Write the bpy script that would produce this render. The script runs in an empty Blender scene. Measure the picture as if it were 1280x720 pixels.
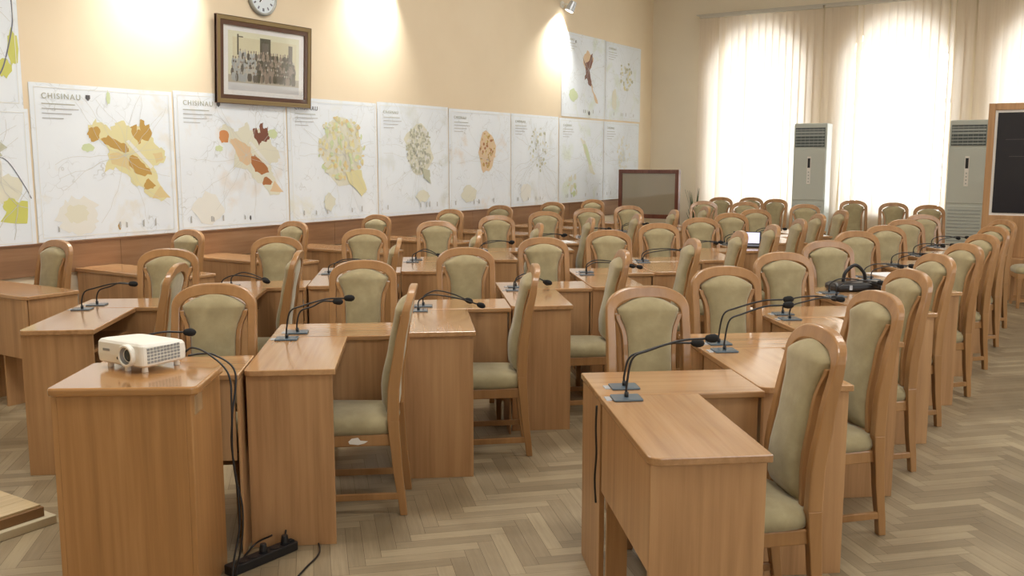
import bpy, bmesh, math, random
from mathutils import Vector, Matrix
random.seed(7)
PI = math.pi
S = bpy.context.scene
COL = S.collection

# ------------------------------------------------------------ room numbers (metres)
XW = -7.15            # inner face of the wall with the maps
YF = 15.77            # inner face of the window wall
XR = 3.4              # right wall
YB = -3.0             # wall behind the camera
HC = 5.0              # ceiling
A = 0.6775            # the desks stand turned by this angle against the walls
CA, SA = math.cos(A), math.sin(A)
def DW(e, d):         # desk-aligned coordinates -> room coordinates
    return e * CA - d * SA, e * SA + d * CA

# ------------------------------------------------------------ materials
def nt(name):
    m = bpy.data.materials.new(name); m.use_nodes = True
    t = m.node_tree; b = t.nodes['Principled BSDF']
    return m, t, b
def plain(name, col, rough=.5, metal=0, spec=.5, coat=0):
    m, t, b = nt(name)
    b.inputs['Base Color'].default_value = (*col, 1)
    b.inputs['Roughness'].default_value = rough
    b.inputs['Metallic'].default_value = metal
    b.inputs['Specular IOR Level'].default_value = spec
    b.inputs['Coat Weight'].default_value = coat
    return m
def ramp(t, fac, stops):
    r = t.nodes.new('ShaderNodeValToRGB')
    while len(r.color_ramp.elements) < len(stops): r.color_ramp.elements.new(.5)
    for el, (p, c) in zip(r.color_ramp.elements, stops):
        el.position = p; el.color = (*c, 1)
    t.links.new(fac, r.inputs[0]); return r.outputs[0]
def objco(t, scale, kind='Object', rot=(0, 0, 0)):
    tc = t.nodes.new('ShaderNodeTexCoord'); mp = t.nodes.new('ShaderNodeMapping')
    mp.inputs['Scale'].default_value = scale; mp.inputs['Rotation'].default_value = rot
    oi = t.nodes.new('ShaderNodeObjectInfo'); va = t.nodes.new('ShaderNodeVectorMath')
    va.operation = 'ADD'
    mu = t.nodes.new('ShaderNodeMath'); mu.operation = 'MULTIPLY'; mu.inputs[1].default_value = 37.
    t.links.new(oi.outputs['Random'], mu.inputs[0])
    t.links.new(tc.outputs[kind], mp.inputs['Vector'])
    t.links.new(mp.outputs[0], va.inputs[0]); t.links.new(mu.outputs[0], va.inputs[1])
    return va.outputs[0]
def noise(t, vec, scale, detail=4, rough=.5, dist=0):
    n = t.nodes.new('ShaderNodeTexNoise')
    n.inputs['Scale'].default_value = scale; n.inputs['Detail'].default_value = detail
    n.inputs['Roughness'].default_value = rough; n.inputs['Distortion'].default_value = dist
    t.links.new(vec, n.inputs['Vector']); return n.outputs['Fac']
def bump(t, b, fac, strength, dist=.002):
    n = t.nodes.new('ShaderNodeBump'); n.inputs['Strength'].default_value = strength
    n.inputs['Distance'].default_value = dist
    t.links.new(fac, n.inputs['Height']); t.links.new(n.outputs[0], b.inputs['Normal'])
def wood(name, c1, c2, c3, axis, rough=.35, coat=.15, fine=1.):
    """laminate with streaks along an axis of the object"""
    m, t, b = nt(name)
    s = [34 * fine, 34 * fine, 34 * fine]; s['xyz'.index(axis)] = 1.3
    v = objco(t, s)
    n = noise(t, v, 1., 5, .6, .25)
    s2 = [5, 5, 5]; s2['xyz'.index(axis)] = .5
    n2 = noise(t, objco(t, s2), 1., 2, .5, .6)
    mx = t.nodes.new('ShaderNodeMath'); mx.operation = 'MULTIPLY_ADD'
    mx.inputs[1].default_value = .55
    sc = t.nodes.new('ShaderNodeMath'); sc.operation = 'MULTIPLY'; sc.inputs[1].default_value = .45
    t.links.new(n2, sc.inputs[0]); t.links.new(n, mx.inputs[0]); t.links.new(sc.outputs[0], mx.inputs[2])
    c = ramp(t, mx.outputs[0], [(.34, c1), (.5, c2), (.66, c3)])
    t.links.new(c, b.inputs['Base Color'])
    b.inputs['Roughness'].default_value = rough
    b.inputs['Coat Weight'].default_value = coat; b.inputs['Coat Roughness'].default_value = .12
    return m
LB = ((.34, .185, .082), (.45, .255, .120), (.53, .315, .155))
M = {}
M['lam_z'] = wood('beech_laminate_upright_grain', *LB, 'z', .38, .1)
M['lam_x'] = wood('beech_laminate_cross_grain', *LB, 'x', .2, .45)
M['lam_y'] = wood('beech_laminate_long_grain', *LB, 'y', .2, .45)
M['edge'] = plain('beech_edge_band', (.37, .19, .085), .35, coat=.2)
CB = ((.30, .150, .055), (.37, .195, .076), (.43, .235, .098))
M['chair_wood'] = wood('varnished_beech', *CB, 'z', .34, .3, .7)
WB = ((.23, .115, .055), (.31, .165, .082), (.38, .215, .115))
M['dado'] = wood('brown_veneer_panelling', *WB, 'y', .45, .05, .6)
M['dado_trim'] = plain('dark_veneer_edge', (.20, .095, .045), .4)
PB = ((.33, .165, .060), (.42, .215, .080), (.50, .27, .11))
M['pod'] = wood('podium_veneer', *PB, 'z', .34, .2)
M['pod_top'] = wood('podium_top_veneer', *PB, 'x', .16, .7)

def fabric():
    m, t, b = nt('olive_velour')
    v = objco(t, (1, 1, 1))
    n = noise(t, v, 14, 5, .6); n2 = noise(t, v, 260, 2, .5)
    c = ramp(t, n, [(.3, (.315, .265, .150)), (.55, (.365, .310, .180)), (.75, (.42, .36, .215))])
    t.links.new(c, b.inputs['Base Color'])
    b.inputs['Roughness'].default_value = .95; b.inputs['Specular IOR Level'].default_value = .15
    b.inputs['Sheen Weight'].default_value = .35; b.inputs['Sheen Roughness'].default_value = .5
    bump(t, b, n2, .25, .0012); return m
M['fabric'] = fabric()

def plaster(name, c1, c2):
    m, t, b = nt(name)
    tc = t.nodes.new('ShaderNodeTexCoord')
    n = noise(t, tc.outputs['Object'], .7, 5, .6); n2 = noise(t, tc.outputs['Object'], 60, 3, .6)
    c = ramp(t, n, [(.35, c1), (.65, c2)])
    t.links.new(c, b.inputs['Base Color']); b.inputs['Roughness'].default_value = .85
    b.inputs['Specular IOR Level'].default_value = .2
    bump(t, b, n2, .08, .002); return m
M['plaster'] = plaster('peach_plaster', (.80, .68, .50), (.84, .725, .545))
M['plaster_far'] = plaster('pale_plaster', (.80, .725, .59), (.84, .77, .63))
M['plaster_white'] = plaster('white_plaster', (.72, .68, .58), (.78, .74, .64))
M['ceil'] = plain('ceiling_paint', (.8, .77, .7), .9)

def parquet():
    m, t, b = nt('herringbone_parquet')
    g = t.nodes.new('ShaderNodeNewGeometry')
    tc = t.nodes.new('ShaderNodeTexCoord')
    n = noise(t, tc.outputs['Object'], 1.1, 5, .65)           # broad wear
    uv = t.nodes.new('ShaderNodeUVMap'); uv.uv_map = 'board'
    mp = t.nodes.new('ShaderNodeMapping'); mp.inputs['Scale'].default_value = (3, 60, 1)
    t.links.new(uv.outputs[0], mp.inputs[0])
    gr = noise(t, mp.outputs[0], 1., 5, .6, .3)
    a = t.nodes.new('ShaderNodeMath'); a.operation = 'MULTIPLY_ADD'; a.inputs[1].default_value = .26
    s = t.nodes.new('ShaderNodeMath'); s.operation = 'MULTIPLY'; s.inputs[1].default_value = .32
    a2 = t.nodes.new('ShaderNodeMath'); a2.operation = 'MULTIPLY_ADD'; a2.inputs[1].default_value = .62
    t.links.new(g.outputs['Random Per Island'], a.inputs[0]); t.links.new(gr, s.inputs[0])
    t.links.new(s.outputs[0], a.inputs[2])
    t.links.new(n, a2.inputs[0]); t.links.new(a.outputs[0], a2.inputs[2])
    c = ramp(t, a2.outputs[0], [(.20, (.150, .110, .064)), (.46, (.225, .175, .108)), (.60, (.285, .225, .142)), (.82, (.41, .335, .215))])
    t.links.new(c, b.inputs['Base Color'])
    r = ramp(t, n, [(.3, (.30,) * 3), (.7, (.5,) * 3)])
    t.links.new(r, b.inputs['Roughness']); b.inputs['Specular IOR Level'].default_value = .4
    return m
M['parquet'] = parquet()
M['grout'] = plain('floor_seams', (.12, .09, .055), .8)
M['plat'] = wood('platform_boards', (.40, .29, .15), (.50, .38, .21), (.60, .47, .28), 'y', .35, .2, .5)
M['plat_face'] = plain('platform_brown_face', (.22, .12, .05), .5)
M['plat_base'] = plain('platform_worn_base', (.55, .48, .33), .7)

M['black'] = plain('black_plastic', (.012, .012, .014), .4)
M['foam'] = plain('black_foam', (.01, .01, .011), .9)
M['blue_grey'] = plain('blue_grey_plastic', (.09, .13, .17), .25, 0, .6)
M['silver'] = plain('silver_plate', (.55, .6, .66), .25, .4)
M['white_pl'] = plain('warm_white_plastic', (.86, .85, .79), .35)
M['lens'] = plain('lens_glass', (.05, .06, .06), .06, .3, .8)
M['grey_vent'] = plain('grey_vent', (.30, .31, .31), .5)
M['leather'] = plain('black_leather', (.014, .014, .017), .32)
M['paper'] = plain('paper', (.85, .86, .9), .6)
M['ac_body'] = plain('ac_grey_white', (.56, .60, .56), .35)
M['ac_dark'] = plain('ac_dark_grille', (.10, .12, .12), .5)
M['ac_mid'] = plain('ac_louvre_grey', (.38, .42, .41), .45)
M['screen'] = plain('dark_screen', (.016, .017, .024), .22, 0, .5)
M['white_trim'] = plain('white_trim', (.82, .8, .76), .4)
M['mahogany'] = wood('mahogany_frame', (.10, .03, .018), (.15, .05, .03), (.2, .075, .045), 'z', .3, .3)
M['frame_dark'] = plain('dark_walnut_moulding', (.10, .045, .025), .35, coat=.3)
M['frame_gold'] = plain('olive_gilt_moulding', (.26, .19, .085), .4, .25)
M['mat'] = plain('cream_mat', (.90, .92, .93), .7)
M['plant'] = plain('plant_green', (.045, .085, .03), .55)
M['pot'] = plain('terracotta', (.35, .15, .08), .8)
M['rail'] = plain('grey_rail', (.60, .57, .50), .5)
M['winframe'] = plain('window_paint', (.75, .78, .8), .4)

def curtain():
    m = bpy.data.materials.new('cream_blind_fabric'); m.use_nodes = True
    t = m.node_tree; t.nodes.clear()
    o = t.nodes.new('ShaderNodeOutputMaterial'); mx = t.nodes.new('ShaderNodeMixShader')
    d = t.nodes.new('ShaderNodeBsdfDiffuse'); tr = t.nodes.new('ShaderNodeBsdfTranslucent')
    tr.inputs[0].default_value = (.86, .80, .72, 1)
    v = objco(t, (60, 60, 1.2)); n = noise(t, v, 1., 3)
    c = ramp(t, n, [(.3, (.78, .68, .55)), (.7, (.86, .76, .63))]); t.links.new(c, d.inputs[0])
    mx.inputs[0].default_value = .42
    t.links.new(d.outputs[0], mx.inputs[1]); t.links.new(tr.outputs[0], mx.inputs[2])
    t.links.new(mx.outputs[0], o.inputs[0]); return m
M['curtain'] = curtain()
def glass(name, refl, tint=(1, 1, 1)):
    m = bpy.data.materials.new(name); m.use_nodes = True
    t = m.node_tree; t.nodes.clear()
    o = t.nodes.new('ShaderNodeOutputMaterial'); mx = t.nodes.new('ShaderNodeMixShader')
    g = t.nodes.new('ShaderNodeBsdfGlossy'); tr = t.nodes.new('ShaderNodeBsdfTransparent')
    g.inputs['Roughness'].default_value = .03; tr.inputs[0].default_value = (*tint, 1)
    mx.inputs[0].default_value = refl
    t.links.new(tr.outputs[0], mx.inputs[1]); t.links.new(g.outputs[0], mx.inputs[2])
    t.links.new(mx.outputs[0], o.inputs[0]); return m
M['pane'] = glass('window_pane', .06)
M['glass'] = glass('picture_glass', .07)
M['board_glass'] = plain('glass_front_painted_reflection', (.33, .285, .21), .05, 0, .9, .6)  # beige base colour paints in the wall reflected by the glass

def mapsheet(name, seed, tint, amount):
    """printed plan: white paper, thin grey street net, faint coloured patches"""
    m, t, b = nt(name)
    tc = t.nodes.new('ShaderNodeTexCoord'); mp = t.nodes.new('ShaderNodeMapping')
    mp.inputs['Location'].default_value = (seed * 3.1, seed * 5.7, seed * 1.3)
    t.links.new(tc.outputs['Object'], mp.inputs[0]); v = mp.outputs[0]
    patch = ramp(t, noise(t, v, 2.3, 4, .55, .3), [(.60 - amount, (0, 0, 0)), (.74 - amount, (1, 1, 1))])
    vo = t.nodes.new('ShaderNodeTexVoronoi'); vo.feature = 'DISTANCE_TO_EDGE'; vo.inputs['Scale'].default_value = 7
    wv = t.nodes.new('ShaderNodeVectorMath'); wv.operation = 'ADD'
    nz = t.nodes.new('ShaderNodeTexNoise'); nz.inputs['Scale'].default_value = 5
    t.links.new(v, nz.inputs['Vector']); t.links.new(v, wv.inputs[0])
    sm = t.nodes.new('ShaderNodeVectorMath'); sm.operation = 'SCALE'; sm.inputs['Scale'].default_value = .35
    t.links.new(nz.outputs['Color'], sm.inputs[0]); t.links.new(sm.outputs[0], wv.inputs[1])
    t.links.new(wv.outputs[0], vo.inputs['Vector'])
    line = ramp(t, vo.outputs['Distance'], [(.004, (1, 1, 1)), (.028, (0, 0, 0))])
    vb = noise(t, v, 3.5, 3, .6)
    lm = ramp(t, vb, [(.48, (0, 0, 0)), (.62, (.5, .5, .5))])
    def mix(f, a, bb, mul=None):
        x = t.nodes.new('ShaderNodeMix'); x.data_type = 'RGBA'
        if mul is not None:
            q = t.nodes.new('ShaderNodeMath'); q.operation = 'MULTIPLY'
            t.links.new(f, q.inputs[0])
            if isinstance(mul, float): q.inputs[1].default_value = mul
            else: t.links.new(mul, q.inputs[1])
            f = q.outputs[0]
        t.links.new(f, x.inputs['Factor'])
        for s, c in ((x.inputs['A'], a), (x.inputs['B'], bb)):
            if isinstance(c, tuple): s.default_value = (*c, 1)
            else: t.links.new(c, s)
        return x.outputs['Result']
    base = ramp(t, noise(t, v, 1.5, 4, .6), [(.3, (.78, .85, .93)), (.7, (.83, .90, .97))])
    c = mix(patch, base, tint, .40)
    c = mix(line, c, (.40, .42, .40), lm)
    t.links.new(c, b.inputs['Base Color']); b.inputs['Roughness'].default_value = .42
    b.inputs['Specular IOR Level'].default_value = .35
    return m
INK = {k: plain('print_' + k, c, .5) for k, c in dict(
    ochre=(.52, .33, .09), rust=(.42, .17, .06), orange=(.62, .27, .10), sand=(.72, .60, .32), paleyellow=(.74, .70, .40),
    yellowgreen=(.62, .64, .16), palegreen=(.62, .72, .45), maroon=(.20, .075, .045), grey=(.42, .43, .36), sage=(.52, .54, .42),
    peach=(.74, .56, .36), line=(.45, .46, .46), street=(.60, .62, .60), dark=(.10, .10, .11), river=(.16, .17, .22), haze=(.74, .745, .63), palehaze=(.78, .80, .77)).items()}

# ------------------------------------------------------------ mesh helpers
def link(name, me, parent=None, smooth=False):
    o = bpy.data.objects.new(name, me); COL.objects.link(o)
    if parent: o.parent = parent
    if smooth:
        for p in me.polygons: p.use_smooth = True
    return o
def obj(name, bm, mats, parent=None, smooth=False, bevel=0, seg=2, recalc=True):
    if recalc: bmesh.ops.recalc_face_normals(bm, faces=bm.faces)
    me = bpy.data.meshes.new(name); bm.to_mesh(me); bm.free()
    for m in (mats if isinstance(mats, (list, tuple)) else [mats]): me.materials.append(m)
    o = link(name, me, parent, smooth)
    if bevel:
        b = o.modifiers.new('Bevel', 'BEVEL'); b.width = bevel; b.segments = seg; b.limit_method = 'ANGLE'
        b.angle_limit = math.radians(35)
    return o
def box(bm, x0, x1, y0, y1, z0, z1, mi=0):
    v = [bm.verts.new((x, y, z)) for x in (x0, x1) for y in (y0, y1) for z in (z0, z1)]
    fs = [bm.faces.new([v[i] for i in q]) for q in ((0, 1, 3, 2), (4, 6, 7, 5), (0, 4, 5, 1), (2, 3, 7, 6), (0, 2, 6, 4), (1, 5, 7, 3))]
    for f in fs: f.material_index = mi
    return v
def prism(bm, pts, z0, z1, mi=0):
    lo = [bm.verts.new((x, y, z0)) for x, y in pts]; hi = [bm.verts.new((x, y, z1)) for x, y in pts]
    fs = [bm.faces.new(lo[::-1]), bm.faces.new(hi)]
    n = len(pts)
    for i in range(n): fs.append(bm.faces.new([lo[i], lo[(i + 1) % n], hi[(i + 1) % n], hi[i]]))
    for f in fs: f.material_index = mi
def tube(bm, pts, r, n=8, caps=True, mi=0):
    pts = [Vector(p) for p in pts]; rings = []
    rr = r if isinstance(r, (list, tuple)) else [r] * len(pts)
    up = Vector((.13, .29, .95)).normalized()
    for i, p in enumerate(pts):
        d = (pts[min(i + 1, len(pts) - 1)] - pts[max(i - 1, 0)]).normalized()
        a = d.cross(up)
        if a.length < .05: a = d.cross(Vector((1, 0, 0)))
        a.normalize(); b = d.cross(a).normalized()
        rings.append([bm.verts.new(p + (a * math.cos(2 * PI * k / n) + b * math.sin(2 * PI * k / n)) * rr[i]) for k in range(n)])
    for i in range(len(rings) - 1):
        for k in range(n):
            f = bm.faces.new([rings[i][k], rings[i][(k + 1) % n], rings[i + 1][(k + 1) % n], rings[i + 1][k]]); f.material_index = mi
    if caps:
        for q in (rings[0][::-1], rings[-1]):
            f = bm.faces.new(q); f.material_index = mi
def cyl(bm, c, axis, r, h, n=24, mi=0, r2=None):
    c = Vector(c); a = Vector(axis).normalized()
    tube(bm, [c, c + a * h], [r, r if r2 is None else r2], n, True, mi)
def spline(pts, n=10):
    """Catmull-Rom through points"""
    P = [Vector(p) for p in pts]; P = [P[0] * 2 - P[1]] + P + [P[-1] * 2 - P[-2]]; out = []
    for i in range(1, len(P) - 2):
        for k in range(n):
            t = k / n
            out.append(.5 * ((2 * P[i]) + (-P[i - 1] + P[i + 1]) * t + (2 * P[i - 1] - 5 * P[i] + 4 * P[i + 1] - P[i + 2]) * t * t + (-P[i - 1] + 3 * P[i] - 3 * P[i + 1] + P[i + 2]) * t ** 3))
    out.append(P[-2]); return out
def loft(bm, rings, cap=True, mi=0):
    R = [[bm.verts.new(p) for p in r] for r in rings]; n = len(R[0])
    for i in range(len(R) - 1):
        for k in range(n):
            f = bm.faces.new([R[i][k], R[i][(k + 1) % n], R[i + 1][(k + 1) % n], R[i + 1][k]]); f.material_index = mi
    if cap: bm.faces.new(R[0][::-1]); bm.faces.new(R[-1])
def thing(name, label, cat, loc=(0, 0, 0), rz=0, group=None):
    o = bpy.data.objects.new(name, None); COL.objects.link(o); o.empty_display_size = .1
    o.location = loc; o.rotation_euler = (0, 0, rz); tag(o, label, cat, group); return o
def tag(o, label, cat, group=None):
    o['label'] = label; o['category'] = cat
    if group: o['group'] = group
    return o
def struct(o): o['kind'] = 'structure'; return o
def dup(root, loc, rz, label, group):
    r = root.copy(); COL.objects.link(r); r.location = loc; r.rotation_euler = (0, 0, rz)
    r['label'] = label; r['group'] = group
    for ch in list(root.children):
        c = ch.copy(); COL.objects.link(c); c.parent = r
        for g in ch.children:
            d = g.copy(); COL.objects.link(d); d.parent = c
    return r

# ------------------------------------------------------------ the room shell
def herringbone(x0, x1, y0, y1, W=.07, n=6):
    bm = bmesh.new(); uvl = bm.loops.layers.uv.new('board'); L = W * n; g = .0007
    s = math.sqrt(.5)
    cx, cy = (x0 + x1) / 2, (y0 + y1) / 2; R = math.hypot(x1 - x0, y1 - y0) / 2 + 1
    K = int(R / W) + 2
    # lattice of the classic herringbone: horizontal board (k, k) .. vertical board beside it
    for i in range(-K, K):
        for j in range(-int(R / L) - 2, int(R / L) + 3):
            for vert in (0, 1):
                # in board units: horizontal board origin (i + 2n*j', i), vertical board (i + n, i - n + 1)
                ox = (i + 2 * n * j) * W; oy = i * W
                if vert: a = (ox + L, oy - L + W, ox + L + W, oy + W)
                else: a = (ox, oy, ox + L, oy + W)
                q = [(a[0] + g, a[1] + g), (a[2] - g, a[1] + g), (a[2] - g, a[3] - g), (a[0] + g, a[3] - g)]
                p = [(cx + (u - v) * s, cy + (u + v) * s) for u, v in q]
                if any(px < x0 or px > x1 or py < y0 or py > y1 for px, py in p):
                    # clip by dropping boards wholly outside, keep those across the edge clamped
                    if all(px < x0 or px > x1 or py < y0 or py > y1 for px, py in p): continue
                    p = [(min(max(px, x0), x1), min(max(py, y0), y1)) for px, py in p]
                vs = [bm.verts.new((px, py, 0)) for px, py in p]
                f = bm.faces.new(vs)
                r1, r2 = random.random() * 9, random.random() * 9
                uv = [(0, 0), (1, 0), (1, .17), (0, .17)] if not vert else [(0, 0), (0, .17), (1, .17), (1, 0)]
                for lp, (u, v) in zip(f.loops, uv): lp[uvl].uv = (u * .5 + r1, v * .5 + r2)
    return bm
bm = herringbone(XW, XR, YB, YF)
for v in [(XW, YB), (XR, YB), (XR, YF), (XW, YF)]: pass
vs = [bm.verts.new((x, y, -.004)) for x, y in ((XW - .2, YB - .2), (XR + .2, YB - .2), (XR + .2, YF + .5), (XW - .2, YF + .5))]
f = bm.faces.new(vs); f.material_index = 1
fl = struct(obj('floor', bm, [M['parquet'], M['grout']], recalc=False))

bm = bmesh.new(); box(bm, XW - .2, XW, YB - .2, YF + .5, 0, HC); struct(obj('wall_left', bm, M['plaster']))
bm = bmesh.new(); box(bm, XR, XR + .2, YB - .2, YF + .5, 0, HC); struct(obj('wall_right', bm, M['plaster_far']))
bm = bmesh.new(); box(bm, XW, XR, YB - .2, YB, 0, HC); struct(obj('wall_back', bm, M['plaster_far']))
bm = bmesh.new(); box(bm, XW - .2, XR + .2, YB - .2, YF + .5, HC, HC + .1); struct(obj('ceiling', bm, M['ceil']))

WINC = [-5.20, -2.98, -.76, 1.46]; WW = .80; SILL = .80; SPR = 3.0; TOP = 3.85; THK = .45
def arch(u):  # u in -1..1 across the opening
    return SPR + (TOP - SPR) * math.sqrt(max(0, 1 - u * u))
bm = bmesh.new()
xs = [XW]
for c in WINC: xs += [c - WW, c + WW]
xs.append(XR)
def far_box(x0, x1, z0, z1): box(bm, x0, x1, YF, YF + THK, z0, z1)
for i in range(0, len(xs), 2): far_box(xs[i], xs[i + 1], 0, HC)
for c in WINC:
    far_box(c - WW, c + WW, 0, SILL)
    N = 24
    for k in range(N):
        u0, u1 = -math.cos(PI * k / N), -math.cos(PI * (k + 1) / N)
        a, b = c + WW * u0, c + WW * u1; z0, z1 = arch(u0), arch(u1)
        v = [bm.verts.new(p) for p in ((a, YF, z0), (b, YF, z1), (b, YF, HC), (a, YF, HC), (a, YF + THK, z0), (b, YF + THK, z1), (b, YF + THK, HC), (a, YF + THK, HC))]
        for q in ((0, 1, 2, 3), (4, 7, 6, 5), (0, 4, 5, 1)): bm.faces.new([v[i] for i in q])
struct(obj('wall_far', bm, M['plaster_far'], recalc=False))
for n, c in enumerate(WINC):
    yy = YF + .30
    bm = bmesh.new()
    # arched outer frame, mullion, transom, muntins
    path_o, path_i = [], []
    fw = .06
    pts = [(-1, SILL)] + [(-math.cos(PI * k / 24), arch(-math.cos(PI * k / 24))) for k in range(25)] + [(1, SILL)]
    for u, z in pts:
        path_o.append((c + u * (WW - .002), z)); zi = max(SILL + fw, z - (fw if z > SPR else 0))
        path_i.append((c + u * (WW - fw), zi))
    m = len(pts)
    for i in range(m):
        j = (i + 1) % m
        v = [bm.verts.new((p[0], y, p[1])) for y in (yy, yy + .06) for p in (path_o[i], path_o[j], path_i[j], path_i[i])]
        for q in ((0, 1, 2, 3), (4, 7, 6, 5), (0, 4, 5, 1), (2, 6, 7, 3)): bm.faces.new([v[k] for k in q])
    box(bm, c - .035, c + .035, yy, yy + .06, SILL, TOP - .03)
    box(bm, c - WW + .02, c + WW - .02, yy, yy + .06, 2.55, 2.62)
    w = struct(obj('window_%d' % (n + 1), bm, M['winframe'], recalc=True))
    bm = bmesh.new()
    v = [bm.verts.new((p[0], yy + .03, p[1])) for p in path_i]; bm.faces.new(v)
    obj('glass_pane', bm, M['pane'], w)
    bm = bmesh.new(); box(bm, c - WW - .06, c + WW + .06, YF - .10, YF + .28, SILL - .03, SILL + .005)
    obj('window_sill', bm, M['white_trim'], w, bevel=.006)

# brown veneer band along the wall of maps, in 2.6 m lengths with a dark top edge
bm = bmesh.new()
y = YB
while y < YF - .01:
    y2 = min(y + 2.62, YF); box(bm, XW, XW + .022, y + .002, y2 - .002, .745, .985); y = y2
d = struct(obj('trim_1', bm, M['dado']))
bm = bmesh.new(); box(bm, XW, XW + .03, YB, YF, .985, 1.0); obj('top_edge', bm, M['dado_trim'], d)
bm = bmesh.new(); box(bm, XW, XW + .018, YB, YF, 0, .09); struct(obj('baseboard_left', bm, M['dado']))
bm = bmesh.new(); box(bm, XW + .02, XR, YF - .018, YF, 0, .09); struct(obj('baseboard_far', bm, M['dado']))

# ------------------------------------------------------------ printed plans on the left wall
def wave(y, z, sd): return .006 + .0008 * math.sin(y * 3.1 + sd) * math.sin(z * 4.3 + sd * 2)
POLY = {}
body = [(.34, .72), (.37, .79), (.47, .80), (.5, .72), (.58, .73), (.62, .80), (.68, .80), (.76, .82), (.82, .72), (.79, .62), (.86, .57), (.87, .50), (.80, .47), (.83, .36), (.90, .22), (.94, .14), (.87, .16), (.78, .30), (.70, .36), (.64, .38), (.59, .50), (.50, .56), (.42, .66)]
def jag(poly, sd, amp=.012, n=3):
    r = random.Random(sd); out = []
    for i, (x, y) in enumerate(poly):
        x2, y2 = poly[(i + 1) % len(poly)]
        for k in range(n):
            t = k / n; out.append((x + (x2 - x) * t + r.uniform(-amp, amp), y + (y2 - y) * t + r.uniform(-amp, amp)))
    return out
def blob(cx, cy, rx, ry, sd, n=18):
    r = random.Random(sd); return [(cx + rx * math.cos(2 * PI * k / n) * r.uniform(.72, 1.1), cy + ry * math.sin(2 * PI * k / n) * r.uniform(.72, 1.1)) for k in range(n)]
def scaled(poly, sx, sy, ox, oy): return [(ox + (x - .62) * sx, oy + (y - .5) * sy) for x, y in poly]
def bits(cx, cy, rx, ry, cols, n, sd, sz=.035):
    r = random.Random(sd); out = []
    for k in range(n):
        a, q = r.uniform(0, 2 * PI), math.sqrt(r.random())
        out.append((r.choice(cols), blob(cx + rx * q * math.cos(a), cy + ry * q * math.sin(a), sz * r.uniform(.4, 1.2), sz * r.uniform(.4, 1.3), sd * 100 + k, 9)))
    return out
def streets(cx, cy, r0, n, sd, w=.001):
    """thin printed lines wandering out of the town"""
    r = random.Random(sd); out = []
    for k in range(n):
        a = 2 * PI * k / n + r.uniform(-.2, .2); x, y = cx, cy; L = []
        for s in range(9):
            L.append((x, y)); a += r.uniform(-.35, .35); x += r0 * math.cos(a) / 8; y += r0 * math.sin(a) / 8
            if not (.03 < x < .97 and .03 < y < .97): break
        for p, q in zip(L, L[1:]):
            dx, dy = q[0] - p[0], q[1] - p[1]; l = math.hypot(dx, dy) or 1; nx, ny = -dy / l * w, dx / l * w
            out.append(('street', [(p[0] + nx, p[1] + ny), (q[0] + nx, q[1] + ny), (q[0] - nx, q[1] - ny), (p[0] - nx, p[1] - ny)]))
    return out
def route(L, w, col='river'):
    P = [Vector((a, b, 0)) for a, b in L]; P = spline(P, 5); out = []
    for p, q in zip(P, P[1:]):
        d = (q - p).normalized(); n = Vector((-d.y, d.x, 0)) * w; e = d * w * .5
        out.append((col, [tuple((v)[:2]) for v in (p + n - e, q + n + e, q - n + e, p - n - e)]))
    return out
def header(n=4, x=.07, y=.87, w=.24):
    out = []
    for k in range(n):
        ww = w * (.9, 1.0, .8, .95)[k % 4] * (.6 if k == n - 1 else 1)
        out.append(('line' if k else 'grey', [(x, y - k * .03), (x + ww, y - k * .03), (x + ww, y - k * .03 + .005), (x, y - k * .03 + .005)]))
    return out
def legend(sd, n=5):
    r = random.Random(sd); out = []
    for k in range(n):
        x = r.uniform(.08, .85); out.append(('line', [(x, .06), (x + .012, .06), (x + .012, .06 + r.uniform(.02, .06)), (x, .10)]))
    return out
def border(col='palehaze'):
    o = .025; w = .004; return [(col, [(o, o), (1 - o, o), (1 - o, o + w), (o, o + w)]), (col, [(o, 1 - o - w), (1 - o, 1 - o - w), (1 - o, 1 - o), (o, 1 - o)]),
        (col, [(o, o), (o + w, o), (o + w, 1 - o), (o, 1 - o)]), (col, [(1 - o - w, o), (1 - o, o), (1 - o, 1 - o), (1 - o - w, 1 - o)])]
def P1(L): return [((x - 36) / 181., 1 - (y - 107 - (x - 36) * .05) / 190.) for x, y in L]
body = P1([(104, 160), (112, 152), (122, 156), (130, 164), (138, 156), (150, 152), (154, 160), (160, 162), (172, 160), (184, 162), (186, 174), (190, 186), (200, 190), (205, 204), (196, 212), (184, 214), (190, 226), (194, 238), (205, 255), (196, 262), (180, 256), (170, 240), (158, 236), (150, 222), (136, 214), (122, 216), (126, 202), (127, 188), (118, 176), (104, 172)])
nwb = P1([(101, 172), (103, 162), (112, 160), (118, 166), (115, 178), (106, 178)])
blk = P1([(157, 161), (165, 159), (166, 166), (170, 166), (170, 152), (175, 152), (177, 161), (183, 158), (187, 173), (180, 180), (172, 178), (168, 184), (160, 172)])
mid = P1([(154, 200), (160, 198), (170, 207), (181, 218), (183, 224), (170, 227), (160, 222), (153, 210)])
tail = P1([(172, 236), (178, 230), (188, 240), (184, 243), (172, 244)])
def light_town(seed, body_c, fills): return [(body_c, jag(body, seed))] + fills
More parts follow.
